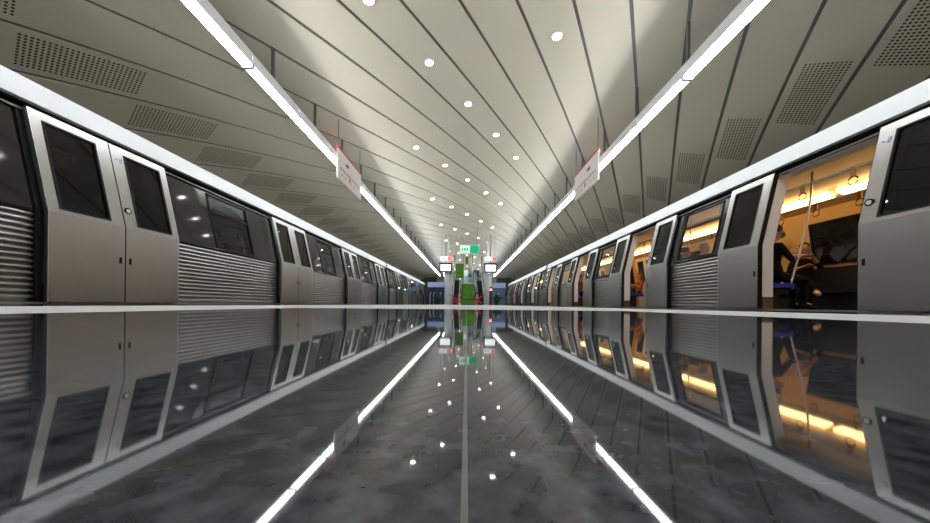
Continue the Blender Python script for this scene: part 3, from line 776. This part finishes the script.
# ------------------------------------------------------------------ seated passengers
def person(name_label, pose, loc, rz, cols, hair, group='seated passengers', mask=False, female=False):
    """local frame: +Y is where the person faces, origin on the floor below the hips"""
    root = tag(empty('person', loc, rz), name_label, 'person', group)
    V = []; E = []; Rr = []; kind = []
    def v(p, r, k): V.append(p); Rr.append(r); kind.append(k); return len(V)-1
    def chain(a, pts):
        for p, r, k in pts:
            b = v(p, r, k); E.append((a, b)); a = b
        return a
    w = .9 if female else 1.0
    pel = v((0,0,.54), (.15*w,.12), 'leg')
    sp = chain(pel, [((0,-.03,.68), (.145*w,.105), 'top'), ((0,-.04,.84), (.155*w,.11), 'top')])
    ch = chain(sp, [((0,-.03,.98), (.16*w,.115), 'top')])
    hx, hy = pose.get('head', (0,0))
    nk = chain(ch, [((0,-.01,1.08), (.075,.07), 'top'), ((0,.0,1.14), (.052,.054), 'skin')])
    hd = chain(nk, [((hx*.3,.022+hy*.3,1.20), (.062,.075), 'skin'), ((hx*.7,.03+hy*.7,1.26), (.073,.092), 'skin'), ((hx,.028+hy,1.325), (.075,.096), 'skin'), ((hx,.018+hy,1.375), (.05,.065), 'skin')])
    for sd in (-1, 1):
        arm = pose['armL' if sd < 0 else 'armR']
        sh = chain(ch, [((sd*.155*w,-.03,1.035), .068, 'top')])
        e, wr, fing = arm
        m1 = tuple(.5*a+.5*b for a, b in zip((sd*.155*w,-.03,1.035), e))
        m2 = tuple(.5*a+.5*b for a, b in zip(e, wr))
        wv = chain(sh, [(m1, .052, 'top'), (e, .044, 'top'), (m2, .038, 'fore'), (wr, .027, 'skin')])
        wr_ = Vector(wr); d = Vector(fing).normalized(); side = Vector((sd,0,0)); side = (side - d*side.dot(d)).normalized(); nrm = d.cross(side)
        pm = chain(wv, [(tuple(wr_+d*.05), (.034,.02), 'skin'), (tuple(wr_+d*.08), (.036,.018), 'skin')])
        for i, (off, ln) in enumerate(((-.027,.055),(-.009,.07),(.009,.075),(.027,.062))):
            b0 = wr_+d*.085+side*off; b1 = b0+d*ln*.5+nrm*.006*sd; b2 = b0+d*ln*.85+nrm*.028*sd
            chain(pm, [(tuple(b0), .0095, 'skin'), (tuple(b1), .0088, 'skin'), (tuple(b2), .0075, 'skin')])
        t0 = wr_+d*.03-side*.033; chain(pm-1 if False else wv, [(tuple(t0), .0125, 'skin'), (tuple(t0+d*.035-side*.016+nrm*.01*sd), .0105, 'skin'), (tuple(t0+d*.06-side*.012+nrm*.03*sd), .0085, 'skin')])
        leg = pose['legL' if sd < 0 else 'legR']
        kn, an, toe = leg
        hp = (sd*.095*w,.06,.53); mid = tuple(.5*a+.5*b for a, b in zip(hp, kn)); cal = tuple(.65*a+.35*b for a, b in zip(kn, an))
        chain(pel, [(hp, .10, 'leg'), (mid, .085, 'leg'), (kn, .062, 'leg'), (cal, .058, 'leg'), (an, .037, 'leg'), (tuple(.4*a+.6*b for a, b in zip(an, toe)), .036, 'skin')])
    me = bpy.data.meshes.new('body'); me.from_pydata(V, E, [])
    tmp = bpy.data.objects.new('body_tmp', me); COL.objects.link(tmp)
    sk = tmp.modifiers.new('skin', 'SKIN'); sk.use_smooth_shade = True
    for i, r in enumerate(Rr): me.skin_vertices[0].data[i].radius = r if isinstance(r, tuple) else (r, r)
    me.skin_vertices[0].data[0].use_root = True
    sb = tmp.modifiers.new('sub', 'SUBSURF'); sb.levels = 1; sb.render_levels = 1
    dg = bpy.context.evaluated_depsgraph_get(); dg.update()
    bme = bpy.data.meshes.new_from_object(tmp.evaluated_get(dg)); bpy.data.objects.remove(tmp)
    bme.name = 'body'; bme.materials.clear()
    ks = ['skin','top','fore','leg']
    for k in ks: bme.materials.append(M[cols[k]])
    VV = [Vector(p) for p in V]
    segs = [(VV[a], VV[b], kind[b]) for a, b in E]
    for p in bme.polygons:
        c = p.center; best = None
        for a, b, k in segs:
            ab = b-a; t = max(0, min(1, (c-a).dot(ab)/max(1e-9, ab.length_squared))); dd = (a+ab*t-c).length
            if best is None or dd < best[0]: best = (dd, k)
        p.material_index = ks.index(best[1]); p.use_smooth = True
    body = bpy.data.objects.new('body', bme); COL.objects.link(body); body.parent = root
    # head details
    hc = Vector((hx, .028+hy, 1.29))
    def ell(name, c, r, m, par=body, cut=None, n=14):
        bm = bmesh.new(); bmesh.ops.create_uvsphere(bm, u_segments=n, v_segments=n-4, radius=1)
        for q in bm.verts: q.co = Vector((q.co.x*r[0], q.co.y*r[1], q.co.z*r[2]))
        if cut: bmesh.ops.delete(bm, geom=[q for q in bm.verts if cut(q.co)], context='VERTS')
        mm = bpy.data.meshes.new(name); bm.to_mesh(mm); bm.free(); mm.materials.append(M[m])
        for p in mm.polygons: p.use_smooth = True
        o = bpy.data.objects.new(name, mm); COL.objects.link(o); o.parent = par; o.location = c
        return o
    if hair[1] == 'long':
        ell('hair', hc+Vector((0,-.012,.03)), (.088,.112,.108), hair[0], cut=lambda c: c.y > .045 and c.z < .045)
        ell('hair_fall', hc+Vector((0,-.075,-.08)), (.085,.045,.14), hair[0])
    else:
        ell('hair', hc+Vector((0,-.012,.032)), (.084,.108,.098), hair[0], cut=lambda c: (c.y > .03 and c.z < .04) or c.z < -.05)
    for sd in (-1,1):
        ell('ear', hc+Vector((sd*.078,-.005,-.01)), (.012,.022,.032), cols['skin'], n=10)
        ell('eye', hc+Vector((sd*.030,.082,.012)), (.011,.008,.007), 'eye', n=10)
    ell('nose', hc+Vector((0,.095,-.02)), (.012,.018,.022), cols['skin'], n=10)
    if mask:
        o = ell('face_mask', hc+Vector((0,.045,-.045)), (.074,.066,.058), 'mask', cut=lambda c: c.y < -.01)
    else: ell('mouth', hc+Vector((0,.088,-.062)), (.022,.008,.006), 'lip', n=10)
    for sd in (-1,1):
        kn, an, toe = pose['legL' if sd < 0 else 'legR']
        a = Vector(an); d = (Vector(toe)-a); d.normalize()
        mb = MB(); up = Vector(pose.get('up', (0,0,1))); 
        p0 = a - d*.07; pts = [p0+Vector((0,0,-.03)), a+Vector((0,0,-.022)), a+d*.10+Vector((0,0,-.03)), a+d*.17+Vector((0,0,-.036)), a+d*.205+Vector((0,0,-.038))]
        mb.tube(pts, [.03,.046,.044,.042,.022], 10); mb.build('shoe', cols['shoe'], body, smooth=True)
    return root
def sit_legs(spread=.1): return dict(legL=((-spread,.44,.50),(-spread,.46,.10),(-spread-.02,.62,.06)), legR=((spread,.44,.50),(spread,.43,.10),(spread+.02,.60,.06)))
PH = dict(armL=((-.23,.08,.80),(-.10,.32,.92),(.3,.9,.25)), armR=((.23,.08,.80),(.10,.33,.92),(-.3,.9,.25)))
LAP = dict(armL=((-.23,.05,.78),(-.10,.28,.66),(.3,.9,-.1)), armR=((.23,.05,.78),(.10,.28,.66),(-.3,.9,-.1)))
NEARX = 5.04; FARX = 7.12
faceP = -math.pi/2      # facing +X (away from the platform)
faceM = math.pi/2       # facing -X (toward the platform)
black = dict(skin='skin2', top='cl_black', fore='cl_grey', leg='cl_black', shoe='cl_black')
person('seated person in black wearing a light blue face mask by the nearest open door', {**sit_legs(), **dict(armL=((-.22,.10,.80),(-.08,.36,.95),(.1,.95,.3)), armR=((.22,.10,.80),(.06,.40,.90),(-.1,.95,.1)), head=(0,.05))}, (NEARX+.05, 5.17, 0), faceP, black, ('hair_dark','short'), mask=True)
person('seated man in black with crossed legs on the dark bench inside the nearest open door', dict(legL=((-.08,.44,.50),(-.06,.42,.10),(-.06,.58,.06)), legR=((.02,.46,.60),(-.14,.66,.36),(-.16,.84,.33)),
       armL=((-.24,.10,.84),(-.10,.30,1.08),(.3,.6,.7)), armR=((.23,.08,.80),(.0,.30,.88),(-.6,.6,.3)), head=(0,.03)), (FARX, 6.55, 0), R(135), dict(skin='skin', top='cl_black', fore='cl_black', leg='cl_black', shoe='shoe_white'), ('hair_dark','short'))
person('seated person in rust top on the blue bench inside the second open door', {**sit_legs(), **PH}, (FARX, 12.8, 0), faceM, dict(skin='skin', top='cl_orange', fore='skin', leg='cl_black', shoe='cl_black'), ('hair_red','long'), female=True)
person('grey-haired person in a white shirt seen from behind through the window', {**sit_legs(), **LAP}, (NEARX, 6.62, 0), faceP, dict(skin='skin', top='cl_white', fore='cl_white', leg='cl_grey', shoe='cl_black'), ('hair_grey','short'))
person('dark-haired person beside the grey-haired one, seen from behind through the window', {**sit_legs(), **LAP}, (NEARX, 7.17, 0), faceP, dict(skin='skin', top='cl_grey', fore='cl_grey', leg='cl_black', shoe='cl_black'), ('hair_dark','short'))
person('seated person in dark clothes on the blue bench by the third open door', {**sit_legs(), **PH}, (NEARX+.02, 13.75, 0), faceP, dict(skin='skin', top='cl_orange', fore='skin', leg='cl_black', shoe='cl_black'), ('hair_red','short'))
def phone(owner, arm, sd, lab):
    e, wr, fing = arm; wr = Vector(wr); d = Vector(fing).normalized()
    side = Vector((sd,0,0)); side = (side - d*side.dot(d)).normalized(); nrm = d.cross(side)*sd
    c = wr + d*.105 + nrm*.034
    m = Matrix((side, d, side.cross(d))).transposed().to_4x4(); m.translation = c
    mw = Matrix.Translation(owner.location) @ Matrix.Rotation(owner.rotation_euler.z, 4, 'Z') @ m
    mb = MB(); mb.box(-.037,.037,-.06,.09,-.005,.005)
    t = mb.build('phone', 'phone'); t.matrix_world = mw; tag(t, lab, 'phone')
    up = 1 if side.cross(d).dot(nrm) > 0 else -1
    mb = MB(); mb.box(-.033,.033,-.053,.083,*sorted((up*.005, up*.0062))); mb.build('screen', 'sign_white', t)
A_R = ((.22,.10,.80),(.06,.40,.90),(-.1,.95,.1)); B_L = ((-.24,.10,.84),(-.10,.30,1.08),(.3,.6,.7))
people = [o for o in S.objects if o.get('category') == 'person']
phone(people[0], A_R, 1, 'phone held by the masked person on the blue bench')
phone(people[1], B_L, -1, 'phone held up by the man with crossed legs')
